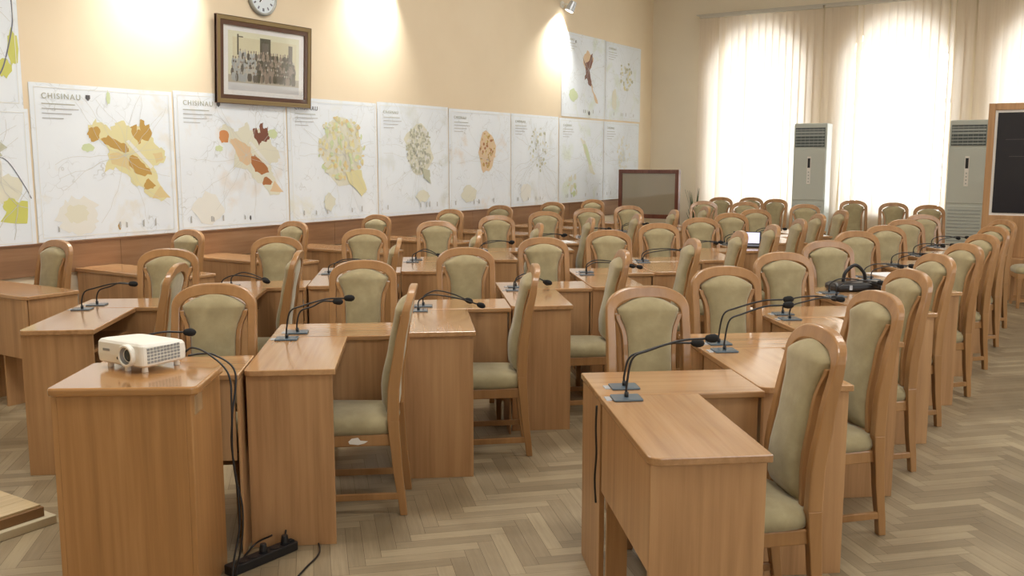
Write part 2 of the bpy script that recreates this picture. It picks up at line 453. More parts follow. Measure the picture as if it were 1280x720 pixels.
maps = [
 # y0, y1, z0, z1, label, drawing
 (2.80, 4.13, .985, 2.05, 'white town plan low at the far left with a yellow-green patch', 'haze',
   [('palehaze', blob(.55, .5, .34, .36, 3)), ('haze', blob(.84, .42, .10, .12, 5)), ('yellowgreen', jag([(.80, .20), (.94, .16), (.97, .34), (.86, .30)], 4)), ('yellowgreen', blob(.86, .30, .05, .06, 14)), ('sage', blob(.7, .72, .16, .10, 6))] + route([(.78, .66), (.86, .62), (.95, .44), (.985, .35)], .003) + streets(.7, .6, .6, 12, 2) + streets(.9, .3, .5, 5, 7, .002)),
 (2.80, 4.10, 2.05, 3.55, 'white plan high at the far left with a dark river line and green patches', 'haze',
   [('yellowgreen', jag([(.84, .66), (.93, .62), (.95, .72), (.97, .78), (.88, .76)], 8)), ('paleyellow', blob(.9, .58, .07, .05, 9)), ('yellowgreen', blob(.96, .30, .035, .10, 10)), ('yellowgreen', blob(.90, .20, .05, .05, 12))]
   + route([(.87, .60), (.93, .585), (.962, .575), (.97, .50), (.965, .42), (.93, .30), (.88, .18), (.80, .10)], .004) + streets(.85, .5, .5, 8, 3)),
 (4.15, 5.46, 1.005, 2.26, 'town plan with ochre and brown districts, widest and first right of the far-left sheets', 'sand',
   [('paleyellow', jag(body, 1)), ('ochre', jag(nwb, 2, .008)), ('ochre', jag(P1([(118, 176), (128, 172), (140, 180), (150, 184), (154, 192), (148, 196), (134, 188), (122, 182)]), 3, .006)), ('sand', jag(P1([(128, 196), (140, 192), (152, 202), (156, 220), (146, 214), (130, 208)]), 13, .006)), ('ochre', jag(blk, 4, .006)), ('ochre', jag(mid, 5, .008)), ('ochre', jag(tail, 6, .006)),
    ('sand', jag(P1([(186, 196), (200, 196), (202, 206), (190, 210)]), 7, .006)), ('sand', jag(P1([(194, 240), (208, 258), (182, 256)]), 15, .004)), ('palehaze', P1([(150, 180), (154, 178), (186, 214), (182, 217)])), ('palehaze', blob(.27, .16, .16, .13, 8, 30)), ('haze', blob(.26, .17, .09, .07, 9, 26)),
    ('palegreen', blob(.36, .60, .05, .03, 9)), ('palegreen', blob(.52, .93, .015, .05, 10)), ('ochre', blob(.55, .07, .012, .025, 11))] + streets(.62, .55, .5, 16, 5)),
 (5.48, 6.83, 1.005, 2.275, 'town plan with a dark maroon block and orange corner, directly under the framed photograph', 'peach',
   [('haze', jag(body, 21)), ('peach', jag(P1([(118, 176), (128, 172), (140, 180), (152, 186), (156, 206), (146, 214), (134, 206), (128, 190)]), 22, .006)), ('palehaze', P1([(150, 180), (154, 178), (186, 214), (182, 217)])), ('orange', jag(nwb, 23, .006)), ('maroon', jag(blk, 24, .006)), ('rust', jag(mid, 25, .006)), ('rust', jag(tail, 26, .006)),
    ('peach', jag(P1([(192, 238), (208, 256), (184, 254)]), 27, .004)), ('palegreen', blob(.36, .6, .04, .025, 28)), ('palegreen', blob(.86, .72, .05, .04, 29)), ('palehaze', blob(.25, .16, .14, .12, 30)), ('dark', blob(.62, .07, .01, .02, 31))] + streets(.6, .55, .5, 14, 6)),
 (6.85, 8.22, 1.005, 2.30, 'yellow-toned town plan, immediately right of the one with the maroon block', 'paleyellow',
   [('haze', blob(.58, .58, .28, .30, 41))] + bits(.58, .6, .27, .27, ['paleyellow', 'haze', 'paleyellow', 'palegreen', 'sand', 'haze'], 190, 42, .024) + [('paleyellow', jag([(.62, .4), (.8, .42), (.86, .24), (.80, .20), (.66, .30)], 43)), ('haze', blob(.42, .16, .07, .08, 44))] + streets(.6, .55, .5, 18, 8)),
 (8.24, 9.59, 1.005, 2.32, 'grey-green town plan, fifth sheet along the wall', 'sage',
   [('haze', blob(.56, .60, .21, .24, 51))] + bits(.56, .60, .18, .22, ['grey', 'sage', 'sage', 'palehaze'], 200, 52, .017) + [('sage', jag([(.60, .42), (.70, .40), (.72, .28), (.62, .34)], 53)), ('haze', blob(.6, .16, .10, .06, 54))] + streets(.56, .5, .5, 16, 9)),
 (9.61, 11.05, 1.005, 2.31, 'creased plan with a small brown and peach town at its middle', 'peach',
   [('peach', blob(.60, .58, .15, .24, 61))] + bits(.60, .60, .12, .19, ['rust', 'peach', 'ochre', 'peach', 'sand'], 110, 62, .018) + [('haze', blob(.3, .16, .12, .10, 63))] + streets(.6, .5, .5, 14, 10)),
 (11.07, 12.39, 1.005, 2.31, 'faint plan of grey lines right of the brown and peach one', 'sage',
   bits(.56, .62, .22, .24, ['palehaze', 'haze', 'sage'], 60, 72, .02) + [('palehaze', blob(.3, .15, .12, .12, 73))] + streets(.56, .55, .6, 26, 11, .0014)),
 (12.42, 13.88, 1.005, 2.30, 'faint plan with a slanting green-yellow strip, below the dark brown one', 'palegreen',
   [('haze', jag([(.45, .78), (.56, .74), (.74, .44), (.80, .32), (.70, .34), (.6, .52)], 81)), ('palegreen', jag([(.52, .70), (.60, .68), (.72, .46), (.68, .44)], 82))] + bits(.3, .2, .12, .12, ['palegreen', 'haze'], 14, 83) + streets(.6, .5, .5, 12, 12)),
 (13.90, 15.24, 1.005, 2.30, 'palest plan, low in the corner by the windows', 'sage',
   bits(.56, .6, .2, .22, ['palehaze', 'haze'], 40, 92, .025) + streets(.56, .5, .55, 18, 13)),
 (12.48, 13.91, 2.33, 3.60, 'upper plan with a dark brown town, beside the bright lamp glow', 'palegreen',
   [('peach', blob(.58, .70, .13, .12, 101)), ('maroon', jag([(.46, .74), (.52, .66), (.60, .70), (.68, .80), (.70, .70), (.62, .58), (.66, .46), (.70, .38), (.60, .40), (.56, .48), (.50, .46), (.54, .58)], 102)), ('peach', jag([(.66, .42), (.74, .32), (.84, .20), (.78, .20), (.68, .34)], 103)), ('palegreen', blob(.25, .26, .10, .08, 104)), ('dark', blob(.62, .06, .02, .03, 105)), ('dark', blob(.3, .9, .012, .02, 106))] + streets(.6, .6, .5, 12, 14)),
 (13.93, 15.27, 2.33, 3.59, 'upper plan with a pale olive town, nearest the room corner', 'palegreen',
   bits(.58, .60, .20, .20, ['haze', 'paleyellow', 'sage'], 40, 112, .03) + [('haze', blob(.24, .26, .07, .16, 113))] + streets(.58, .58, .5, 12, 15)),
]
TITLES = {2: 'CHISINAU', 3: 'CHISINAU', 4: 'CHISINAU'}
for mi_, (y0, y1, z0, z1, lab, tint, draw) in enumerate(maps):
    mats = [mapsheet('plan_sheet_%s' % tint, mi_ + 1, tuple(INK[tint].node_tree.nodes['Principled BSDF'].inputs[0].default_value)[:3], .03)]
    cols = []
    bm = bmesh.new(); N = 26
    g = [[bm.verts.new((wave(y0 + (y1 - y0) * i / N, z0 + (z1 - z0) * j / N, mi_), (y1 - y0) * i / N, (z1 - z0) * j / N)) for j in range(N + 1)] for i in range(N + 1)]
    back = [bm.verts.new((0.0005, a, b)) for a, b in ((0, 0), (y1 - y0, 0), (y1 - y0, z1 - z0), (0, z1 - z0))]
    for i in range(N):
        for j in range(N): bm.faces.new([g[i][j], g[i + 1][j], g[i + 1][j + 1], g[i][j + 1]])
    bm.faces.new(back[::-1])
    layer = .0012
    draw = draw + header() + legend(mi_) + border()
    for k, (c, poly) in enumerate(draw):
        if c not in cols: cols.append(c)
        off = .0074 + .00003 * k
        vv = []
        for u, v in poly:
            u = min(max(u, .005), .995); v = min(max(v, .005), .995)
            # u runs along the wall; the photograph sees it left to right with growing y
            vv.append(bm.verts.new((off, (y1 - y0) * u, (z1 - z0) * v)))
        try:
            fc = bm.faces.new(vv); fc.material_index = cols.index(c) + 1
            fc.normal_update()
            if fc.normal.x < 0: fc.normal_flip()
            if len(vv) > 4: bmesh.ops.triangulate(bm, faces=[fc])
        except ValueError: pass
    o = obj('wall_map', bm, mats + [INK[c] for c in cols], recalc=False)
    o.location = (XW + .0005, y0, z0)
    tag(o, lab, 'map', 'town plans pinned on the left wall')
    if mi_ in TITLES or mi_ > 4:
        cu = bpy.data.curves.new('title', 'FONT'); cu.body = TITLES.get(mi_, 'CHISINAU'); cu.size = .062 if mi_ in TITLES else .05
        cu.extrude = .0008; cu.space_character = 1.25
        tmp = bpy.data.objects.new('title', cu); COL.objects.link(tmp)
        dg = bpy.context.evaluated_depsgraph_get(); me = bpy.data.meshes.new_from_object(tmp.evaluated_get(dg))
        bpy.data.objects.remove(tmp); me.materials.clear(); me.materials.append(INK['dark'] if mi_ == 4 else INK['grey'])
        tt = link('title', me, o); tt.rotation_euler = (PI / 2, 0, PI / 2)
        tt.location = (.0135, .07 * (y1 - y0), .905 * (z1 - z0))
        if mi_ in (2, 3):
            bm = bmesh.new(); s = .02; cy, cz = .07 * (y1 - y0) + .40, .905 * (z1 - z0) + .02
            v = [bm.verts.new((.0135, cy + a * s, cz + b * s)) for a, b in ((-1, 1.2), (1, 1.2), (1, -.2), (0, -1.2), (-1, -.2))]; bm.faces.new(v)
            obj('crest', bm, INK['dark'], o)

# ------------------------------------------------------------ framed group photograph and clock
def frame_ring(bm, w, h, a, b, z0, z1, mi=0):
    """rectangular ring between insets a and b, extruded z0..z1 (local x right, y up, z towards the room)"""
    o = [(-w + a, -h + a), (w - a, -h + a), (w - a, h - a), (-w + a, h - a)]
    i = [(-w + b, -h + b), (w - b, -h + b), (w - b, h - b), (-w + b, h - b)]
    vo0 = [bm.verts.new((*p, z0)) for p in o]; vi0 = [bm.verts.new((*p, z0)) for p in i]
    vo1 = [bm.verts.new((*p, z1)) for p in o]; vi1 = [bm.verts.new((*p, z1)) for p in i]
    for k in range(4):
        l = (k + 1) % 4
        for q in ((vo0[k], vi0[k], vi0[l], vo0[l]), (vo1[k], vo1[l], vi1[l], vi1[k]), (vo0[k], vo0[l], vo1[l], vo1[k]), (vi0[k], vi1[k], vi1[l], vi0[l])):
            f = bm.faces.new(q); f.material_index = mi
W2, H2 = .605, .405
pic = thing('picture_frame', 'large wooden framed group photograph hung above the maps below the round clock', 'picture', (XW + .055, 6.53, 2.595))
pic.rotation_euler = (PI / 2 - math.radians(-3), 0, PI / 2)
bm = bmesh.new(); frame_ring(bm, W2, H2, 0, .045, -.01, .025); obj('outer_moulding', bm, M['frame_gold'], pic, bevel=.006)
bm = bmesh.new(); frame_ring(bm, W2, H2, .0, .006, -.012, .028); frame_ring(bm, W2, H2, .04, .085, -.008, .018); obj('inner_moulding', bm, M['frame_dark'], pic, bevel=.004)
bm = bmesh.new(); box(bm, -W2 + .08, W2 - .08, -H2 + .08, H2 - .08, -.008, 0); obj('mat_board', bm, M['mat'], pic)
PH = {k: plain('photo_' + k, c, .5) for k, c in dict(sky=(.80, .82, .64), wall=(.74, .72, .52), door=(.10, .10, .07), crowd=(.16, .15, .13), head=(.36, .30, .25), light=(.55, .55, .5), ground=(.52, .50, .42), step=(.66, .70, .74), pale=(.45, .5, .52)).items()}
bm = bmesh.new(); pw, ph = .455, .275; pk = list(PH)
def pr(x0, x1, y0, y1, k, z=.001):
    v = [bm.verts.new((-pw + 2 * pw * x, -ph + 2 * ph * y, z)) for x, y in ((x0, y0), (x1, y0), (x1, y1), (x0, y1))]
    f = bm.faces.new(v); f.material_index = pk.index(k)
pr(0, 1, 0, 1, 'sky'); pr(0, 1, 0, .13, 'step', .0012); pr(0, 1, .13, .26, 'ground', .0012); pr(.06, .96, .26, .9, 'wall', .0012)
pr(.43, .58, .3, .93, 'door', .0014); pr(.46, .55, .5, .85, 'crowd', .0016); pr(.12, .14, .6, .95, 'door', .0014); pr(.84, .90, .5, .86, 'crowd', .0014); pr(.12, .20, .9, .92, 'door', .0014)
rp = random.Random(5)
for row in range(5):
    for k in range(30 - row):
        x = .05 + (k + rp.random() * .6) / (30 - row) * .9; y = .24 + row * .085 + rp.uniform(-.01, .015) + (.03 if row == 4 else 0)
        if row == 4 and (x < .15 or x > .85): continue
        leftish = x < .38
        c = rp.choice(['pale', 'crowd', 'light', 'pale']) if leftish else rp.choice(['crowd', 'crowd', 'door', 'head'])
        z = .004 - row * .0004
        pts = [(-pw + 2 * pw * (x + .022 * math.cos(t)), -ph + 2 * ph * (y + .075 * math.sin(t) - .02)) for t in [i * PI / 4 for i in range(8)]]
        f = bm.faces.new([bm.verts.new((*p, z)) for p in pts]); f.material_index = pk.index(c)
        pts = [(-pw + 2 * pw * (x + .010 * math.cos(t)), -ph + 2 * ph * (y + .022 * math.sin(t) + .068)) for t in [i * PI / 3 for i in range(6)]]
        f = bm.faces.new([bm.verts.new((*p, z + .0002)) for p in pts]); f.material_index = pk.index(rp.choice(['head', 'light', 'head', 'crowd']))
obj('group_photograph', bm, [PH[k] for k in pk], pic, recalc=False)
bm = bmesh.new(); box(bm, -W2 + .08, W2 - .08, -H2 + .08, H2 - .08, .007, .009); obj('glazing', bm, M['glass'], pic)

ck = thing('wall_clock', 'round white wall clock with a grey rim above the framed photograph', 'clock', (XW, 6.56, 3.235))
ck.rotation_euler = (PI / 2, 0, PI / 2)
bm = bmesh.new(); cyl(bm, (0, 0, 0), (0, 0, 1), .155, .028, 40); obj('dial', bm, plain('clock_dial', (.72, .80, .86), .4), ck)
bm = bmesh.new()
R = [[(math.cos(2 * PI * k / 48) * r, math.sin(2 * PI * k / 48) * r, z) for k in range(48)] for r, z in ((.152, .0), (.175, .0), (.178, .025), (.168, .042), (.152, .036), (.152, .0))]
loft(bm, R, cap=False); obj('rim', bm, plain('clock_rim', (.42, .44, .42), .35, .3), ck, smooth=True)
bm = bmesh.new()
for k in range(12):
    a = PI / 2 - k * PI / 6; c, s = math.cos(a), math.sin(a); r0, r1, w = .105, .135, .008 if k % 3 else .012
    v = [bm.verts.new((c * r + s * q, s * r - c * q, .0295)) for r, q in ((r0, -w), (r1, -w), (r1, w), (r0, w))]; bm.faces.new(v)
obj('hour_marks', bm, INK['river'], ck)
bm = bmesh.new()
for ang, L, w in ((-2.3, .07, .006), (.9, .11, .004)):
    c, s = math.cos(ang), math.sin(ang)
    v = [bm.verts.new((c * r + s * q, s * r - c * q, .032)) for r, q in ((-.015, -w), (L, -w), (L, w), (-.015, w))]; bm.faces.new(v)
obj('hands', bm, M['black'], ck)

# ------------------------------------------------------------ wall spotlights
def sconce(y, z, label, power):
    t = thing('wall_spotlight', label, 'lamp', (XW, y, z), 0, 'spotlights washing the map wall')
    bm = bmesh.new(); cyl(bm, (0, 0, 0), (1, 0, 0), .05, .02, 24); obj('mounting_plate', bm, M['white_pl'], t)
    bm = bmesh.new(); tube(bm, [(.02, 0, 0), (.10, 0, .0), (.16, 0, -.02)], .014, 10); obj('arm', bm, M['white_pl'], t, smooth=True)
    bm = bmesh.new(); cyl(bm, (.19, .03, .03), (-.38, -.22, -.9), .05, .15, 24, r2=.07); obj('lamp_head', bm, M['silver'], t, smooth=False)
    bm = bmesh.new(); p = Vector((.19, .03, .03)) + Vector((-.38, -.22, -.9)).normalized() * .15; cyl(bm, p, (-.38, -.22, -.9), .058, .004, 20)
    em = bpy.data.materials.get('lamp_filament_glass')
    if not em:
        em, tt, b = nt('lamp_filament_glass'); b.inputs['Emission Color'].default_value = (1, .93, .8, 1); b.inputs['Emission Strength'].default_value = 12
    obj('lamp_glass', bm, em, t)
    L = bpy.data.lights.new('spotlight_beam', 'SPOT'); L.energy = power; L.color = (1, .96, .88); L.spot_size = math.radians(105); L.spot_blend = .9; L.shadow_soft_size = .05
    lo = bpy.data.objects.new('spotlight_beam', L); COL.objects.link(lo)
    lo.location = Vector((XW, y, z)) + p + Vector((-.38, -.22, -.9)).normalized() * .02
    lo.rotation_euler = Vector((-.38, -.22, -.9)).to_track_quat('-Z', 'Y').to_euler()
sconce(12.47, 3.97, 'small silver and white spotlight at the top of the wall over the upper maps', 330)
sconce(8.35, 4.0, 'spotlight above the bright glow right of the framed photograph', 420)
sconce(5.5, 3.82, 'spotlight above the bright glow left of the framed photograph', 420)

# ------------------------------------------------------------ window wall: blinds, rail, air conditioners
YBL = YF - .15
secs = [(-6.2, -4.12), (-4.08, -1.9), (-1.86, .34), (.38, 2.5)]
secn = ['left window beside the room corner', 'second window between the two cooling units', 'third window behind the dark screen board', 'fourth window beyond the screen board']
for si, (x0, x1) in enumerate(secs):
    t = thing('vertical_blind', 'cream vertical blind hanging over the ' + secn[si], 'blind', ((x0 + x1) / 2, YBL, 4.08), 0, 'vertical blinds of the window wall')
    h = (x1 - x0) / 2
    bm = bmesh.new(); box(bm, -h, h, -.03, .03, -.0, .045); obj('head_rail', bm, M['rail'], t)
    n = int(round((x1 - x0) / .118)); wv = .127
    rr = random.Random(20 + si)
    for k in range(n):
        x = -h + (k + .5) * (x1 - x0) / n
        ang = math.radians(rr.uniform(8, 17)); tz = .45
        xa = x + (x0 + x1) / 2
        if si == 0 and k in (3, 7): ang = math.radians(58)
        if si == 1 and (k in (4, 15)): ang = math.radians(64)
        c, s = math.cos(ang) * wv / 2, math.sin(ang) * wv / 2
        bow = .005
        sway = 0
        bm = bmesh.new(); rows = []
        for j in range(9):
            z = -.01 - (4.07 - tz) * j / 8
            dx = (.10 * (j / 8) ** 2 * (1 if si == 1 and k < 3 else 0)) * -1
            rows.append([bm.verts.new((x + dx + q * c + bow * (1 - q * q) * math.sin(ang) * -1, q * s + bow * (1 - q * q) * math.cos(ang), z)) for q in (-1, -.5, 0, .5, 1)])
        for j in range(8):
            for q in range(4): bm.faces.new([rows[j][q], rows[j][q + 1], rows[j + 1][q + 1], rows[j + 1][q]])
        obj('vane', bm, M['curtain'], t, smooth=True, recalc=False)
bm = bmesh.new(); box(bm, -6.25, 2.6, YBL - .05, YF, 4.125, 4.14); struct(obj('trim_2', bm, M['rail']))

def aircon(x, y, label):
    t = thing('air_conditioner', label, 'air conditioner', (x, y, 0), 0, 'floor-standing cooling units'); w, dp, h = .26, .34, 2.24
    bm = bmesh.new(); box(bm, -w, w, 0, dp, 0, .06); box(bm, -w, w, .012, dp, .06, h); obj('casing', bm, M['ac_body'], t, bevel=.02, seg=3)
    bm = bmesh.new(); box(bm, -w + .012, w - .012, .0, .03, 1.03, 1.83); obj('front_panel', bm, M['ac_body'], t, bevel=.006)
    bm = bmesh.new(); box(bm, -w + .03, w - .03, -.002, .012, 1.87, 2.17); v = obj('air_outlet', bm, M['ac_dark'], t)
    bm = bmesh.new()
    for k in range(6):
        z = 1.895 + k * .047; box(bm, -w + .035, w - .035, -.012, -.003, z, z + (.03 if k in (3, 4) else .014))
    for k in range(7): box(bm, -w + .05 + k * .067, -w + .053 + k * .067, -.008, -.003, 1.88, 2.16)
    obj('louvres', bm, M['ac_mid'], v)
    bm = bmesh.new(); box(bm, -w + .015, w - .015, .0, .03, .08, .99); g = obj('intake_panel', bm, M['ac_body'], t, bevel=.004)
    bm = bmesh.new()
    for k in range(17):
        z = .12 + k * .05; box(bm, -w + .04, w - .04, -.006, .001, z, z + .017)
    obj('intake_slats', bm, M['ac_mid'], g)
    bm = bmesh.new(); box(bm, -.03, .03, -.008, .002, 1.28, 1.72); c = obj('control_strip', bm, M['white_trim'], t, bevel=.003)
    bm = bmesh.new(); box(bm, -.02, .02, -.011, -.007, 1.54, 1.69); obj('display', bm, M['black'], c)
    bm = bmesh.new()
    for k in range(4): box(bm, -.008, .008, -.011, -.007, 1.31 + k * .05, 1.33 + k * .05)
    obj('buttons', bm, M['ac_mid'], c)
aircon(-4.10, 15.1, 'tall grey-white air conditioner between the first and second windows')
aircon(-1.82, 15.1, 'tall grey-white air conditioner partly behind the dark screen board')

# dark screen in a wooden stand
t = thing('display_board', 'dark framed screen in a tall beech stand at the right edge', 'screen', (-.42, 12.6, 0), 0)
bm = bmesh.new(); wz = .90
box(bm, -wz, -wz + .075, 0, .12, .5, 2.33); box(bm, wz - .075, wz, 0, .12, .5, 2.33); box(bm, -wz + .075, wz - .075, 0, .12, 2.25, 2.33); box(bm, -wz + .075, wz - .075, 0, .12, .5, 1.0)
obj('wooden_surround', bm, M['lam_z'], t, bevel=.005)
bm = bmesh.new(); box(bm, -wz + .05, wz - .05, -.18, .4, 0, .5); obj('cabinet', bm, M['lam_z'], t, bevel=.005)
bm = bmesh.new(); box(bm, -.006, .006, -.19, -.178, .04, .46); obj('cabinet_door_gap', bm, M['dado_trim'], t)
bm = bmesh.new(); box(bm, -wz + .075, wz - .075, .02, .08, 1.0, 2.25); obj('white_bezel', bm, M['white_trim'], t)
bm = bmesh.new(); box(bm, -wz + .105, wz - .105, .01, .03, 1.03, 2.22); obj('screen', bm, M['screen'], t)
bm = bmesh.new()
for a, b, c, d2 in ((.2, .5, 1.9, 1.906), (.55, .75, 1.9, 1.906), (.25, .6, 1.7, 1.706)): box(bm, -wz + a, -wz + b, .007, .0101, c, d2)
obj('faint_print', bm, plain('faint_screen_print', (.05, .045, .05), .4), t)

# glass-fronted notice board standing in the corner
t = thing('display_case', 'mahogany-framed glass notice board standing in the far left corner', 'notice board', (-6.36, 13.95, 0), 0)
bm = bmesh.new(); w = .53
box(bm, -w, -w + .06, 0, .06, .10, 1.51); box(bm, w - .06, w, 0, .09, .10, 1.51); box(bm, -w + .06, w - .06, 0, .06, 1.45, 1.51); box(bm, -w + .06, w - .06, 0, .06, .72, .79)
box(bm, -w - .02, -w + .08, -.15, .2, 0, .10); box(bm, w - .08, w + .02, -.15, .2, 0, .10)
obj('wooden_frame', bm, M['mahogany'], t, bevel=.005)
bm = bmesh.new(); box(bm, -w + .06, w - .06, .02, .035, .79, 1.45); obj('glass_front', bm, M['board_glass'], t)

# potted plants
def plant(x, y, z, h, label, n, sd, potr=.1):
    r = random.Random(sd)
    t = thing('potted_plant', label, 'plant', (x, y, z), 0)
    bm = bmesh.new(); cyl(bm, (0, 0, 0), (0, 0, 1), potr * .75, potr * 1.6, 20, r2=potr); obj('pot', bm, M['pot'], t, bevel=.004)
    bm = bmesh.new()
    for k in range(n):
        a = r.uniform(0, 2 * PI); hh = h * r.uniform(.55, 1); out = r.uniform(.04, .2) * h; bw = .012 + .012 * r.random()
        prev = None
        for j in range(7):
            q = j / 6; px, py = math.cos(a) * out * q ** 1.6, math.sin(a) * out * q ** 1.6; pz = potr * 1.4 + hh * (q - .12 * q * q)
            ww = bw * (1 - q ** 2) + .002
            cur = [bm.verts.new((px - math.sin(a) * ww, py + math.cos(a) * ww, pz)), bm.verts.new((px + math.cos(a) * .004, py + math.sin(a) * .004, pz + .002)), bm.verts.new((px + math.sin(a) * ww, py - math.cos(a) * ww, pz))]
            if prev: bm.faces.new([prev[0], prev[1], cur[1], cur[0]]); bm.faces.new([prev[1], prev[2], cur[2], cur[1]])
            prev = cur
    obj('leaves', bm, M['plant'], t, smooth=True, recalc=False)
plant(-5.98, 15.05, 0, 1.15, 'tall thin-leaved potted plant beside the left window', 16, 3, .14)
plant(-3.30, 15.77, SILL + .006, .22, 'little plant on the sill of the second window', 9, 4, .05)

# ------------------------------------------------------------ chairs
def stile_y(z):
    K = [(0, .235), (.25, .207), (.45, .192), (.6, .196), (.8, .226), (.95, .256), (1.07, .286)]
    for (a, p), (b, q) in zip(K, K[1:]):
        if z <= b:
            t = (z - a) / (b - a); t = t * t * (3 - 2 * t) * .5 + t * .5; return p + (q - p) * t
    return K[-1][1]
def make_chair(label, group, loc, rz):
    t = thing('conference_chair', label, 'chair', loc, rz, group)
    wd = M['chair_wood']
    # rear legs
    for s in (-1, 1):
        bm = bmesh.new(); R = []
        for j in range(7):
            z = .46 * j / 6; y = stile_y(z); hw = .018 + .004 * j / 6; hd = .017 + .009 * j / 6; xc = s * (.172 + .004 * j / 6)
            R.append([(xc - hw, y - hd, z), (xc + hw, y - hd, z), (xc + hw, y + hd, z), (xc - hw, y + hd, z)])
        loft(bm, R); obj('leg', bm, wd, t, bevel=.004)
    for s in (-1, 1):
        bm = bmesh.new(); R = []
        for z, h in ((0, .015), (.2, .018), (.34, .021)):
            xc, y = s * .183, -.205; R.append([(xc - h, y - h, z), (xc + h, y - h, z), (xc + h, y + h, z), (xc - h, y + h, z)])
        loft(bm, R); obj('leg', bm, wd, t, bevel=.004)
    # side stretchers
    for s in (-1, 1):
        bm = bmesh.new(); R = [[(s * .181 + a * .009, y, z + b * .016) for a, b in ((-1, -1), (1, -1), (1, 1), (-1, 1))] for y, z in ((-.2, .085), (.215, .095))]
        loft(bm, R); obj('stretcher', bm, wd, t, bevel=.003)
    # seat apron
    bm = bmesh.new(); hf, hr = .205, .178
    def trap(z, k=0): return [(-hf + k, -.232 + k, z), (hf - k, -.232 + k, z), (hr - k, .19 - k, z), (-hr + k, .19 - k, z)]
    loft(bm, [trap(.335), trap(.392)]); obj('seat_frame', bm, wd, t, bevel=.006)
    # seat cushion : rounded trapezoid with a crowned top
    bm = bmesh.new()
    def ring(z, k, n=40):
        out = []
        for i in range(n):
            a = 2 * PI * i / n; c, s = math.cos(a), math.sin(a); e = .32
            x = math.copysign(abs(c) ** e, c); y = math.copysign(abs(s) ** e, s)
            yy = -.022 + y * (.222 - k); w = (hf + (hr - hf) * (yy + .245) / .44) + .006 - k
            out.append((x * w, yy, z))
        return out
    prof = [(.388, .012), (.395, .002), (.415, -.004), (.438, 0), (.455, .012), (.468, .035), (.477, .075), (.482, .13), (.484, .18)]
    loft(bm, [ring(z, k) for z, k in prof]); obj('seat_cushion', bm, M['fabric'], t, smooth=True)
    # arched back frame
    bm = bmesh.new(); sec = []
    N = 26
    pts = [(-.198, z, -.157, z) for z in (.455, .53, .60, .67, .74, .80, .86, .92)]
    for i in range(1, 15):
        a = PI / 2 * i / 14; c, q = -math.cos(a), math.sin(a)
        pts.append((-.198 * abs(c) ** (2 / 2.4) , .952 + .118 * q ** (2 / 2.4), -.157 * abs(c) ** (2 / 2.4), .940 + .078 * q ** (2 / 2.4)))
    pts += [(-a, z, -c, d) for a, z, c, d in reversed(pts[:-1])]
    R = []
    for xo, zo, xi, zi in pts:
        d0 = .018 + .009 * min(1, max(0, (.98 - zo) / .3))
        yo, yi = stile_y(zo), stile_y(zi)
        R.append([(xo, yo - d0, zo), (xo, yo + d0, zo), (xi, yi + d0, zi), (xi, yi - d0, zi)])
    loft(bm, R); obj('back_frame', bm, wd, t, smooth=False, bevel=.006, seg=2)
    # tulip-shaped upholstered back
    def hw(z):
        if z > .968: return .146 * math.sqrt(max(0, (1.0225 - z) / .0545)) if z < 1.0225 else 0
        K = [(.46, .120), (.55, .108), (.68, .103), (.80, .104), (.85, .108), (.885, .116), (.915, .129), (.94, .141), (.968, .146)]
        for (a, p), (b, q) in zip(K, K[1:]):
            if z <= b: u = (z - a) / (b - a); return p + (q - p) * u
        return .146
    bm = bmesh.new(); R = []
    zs = [.468, .475, .49, .52, .56, .60, .64, .68, .72, .76, .80, .83, .86, .885, .90, .915, .93, .945, .96, .968, .98, .992, 1.002, 1.010, 1.016, 1.020, 1.0218]
    for i, z in enumerate(zs):
        w = hw(z); yc = stile_y(z)
        full = min(1, (z - .46) / .05) ** .5 * (1 if z < .96 else math.sqrt(max(.03, 1 - ((z - .96) / .064) ** 2)))
        ft = (.058 + .012 * math.exp(-((z - .62) / .13) ** 2)) * full; bk = .020 * full
        n = 28; out = []
        for k in range(n):
            a = 2 * PI * k / n; c, s = math.cos(a), math.sin(a)
            x = math.copysign(abs(c) ** .5, c) * max(w, .004)
            yy = math.copysign(abs(s) ** .75, s); y = yc + (yy * bk if s > 0 else yy * ft + .0)
            out.append((x, y, z))
        R.append(out)
    loft(bm, R); obj('backrest', bm, M['fabric'], t, smooth=True)
    # narrow wooden rims either side of the lower upholstery
    for s in (-1, 1):
        bm = bmesh.new(); R = []
        for z in (.46, .52, .58, .64, .70, .76, .81, .85, .88, .905, .925, .945):
            x = s * min(hw(z) + .009, .1465); y = stile_y(z); R.append([(x - .011, y - .026, z), (x + .011, y - .026, z), (x + .011, y + .020, z), (x - .011, y + .020, z)])
        loft(bm, R); obj('back_rim', bm, wd, t, bevel=.003)
    # rear cross rail
    bm = bmesh.new(); box(bm, -.155, .155, .175, .2, .40, .455); obj('rear_rail', bm, wd, t, bevel=.003)
    return t

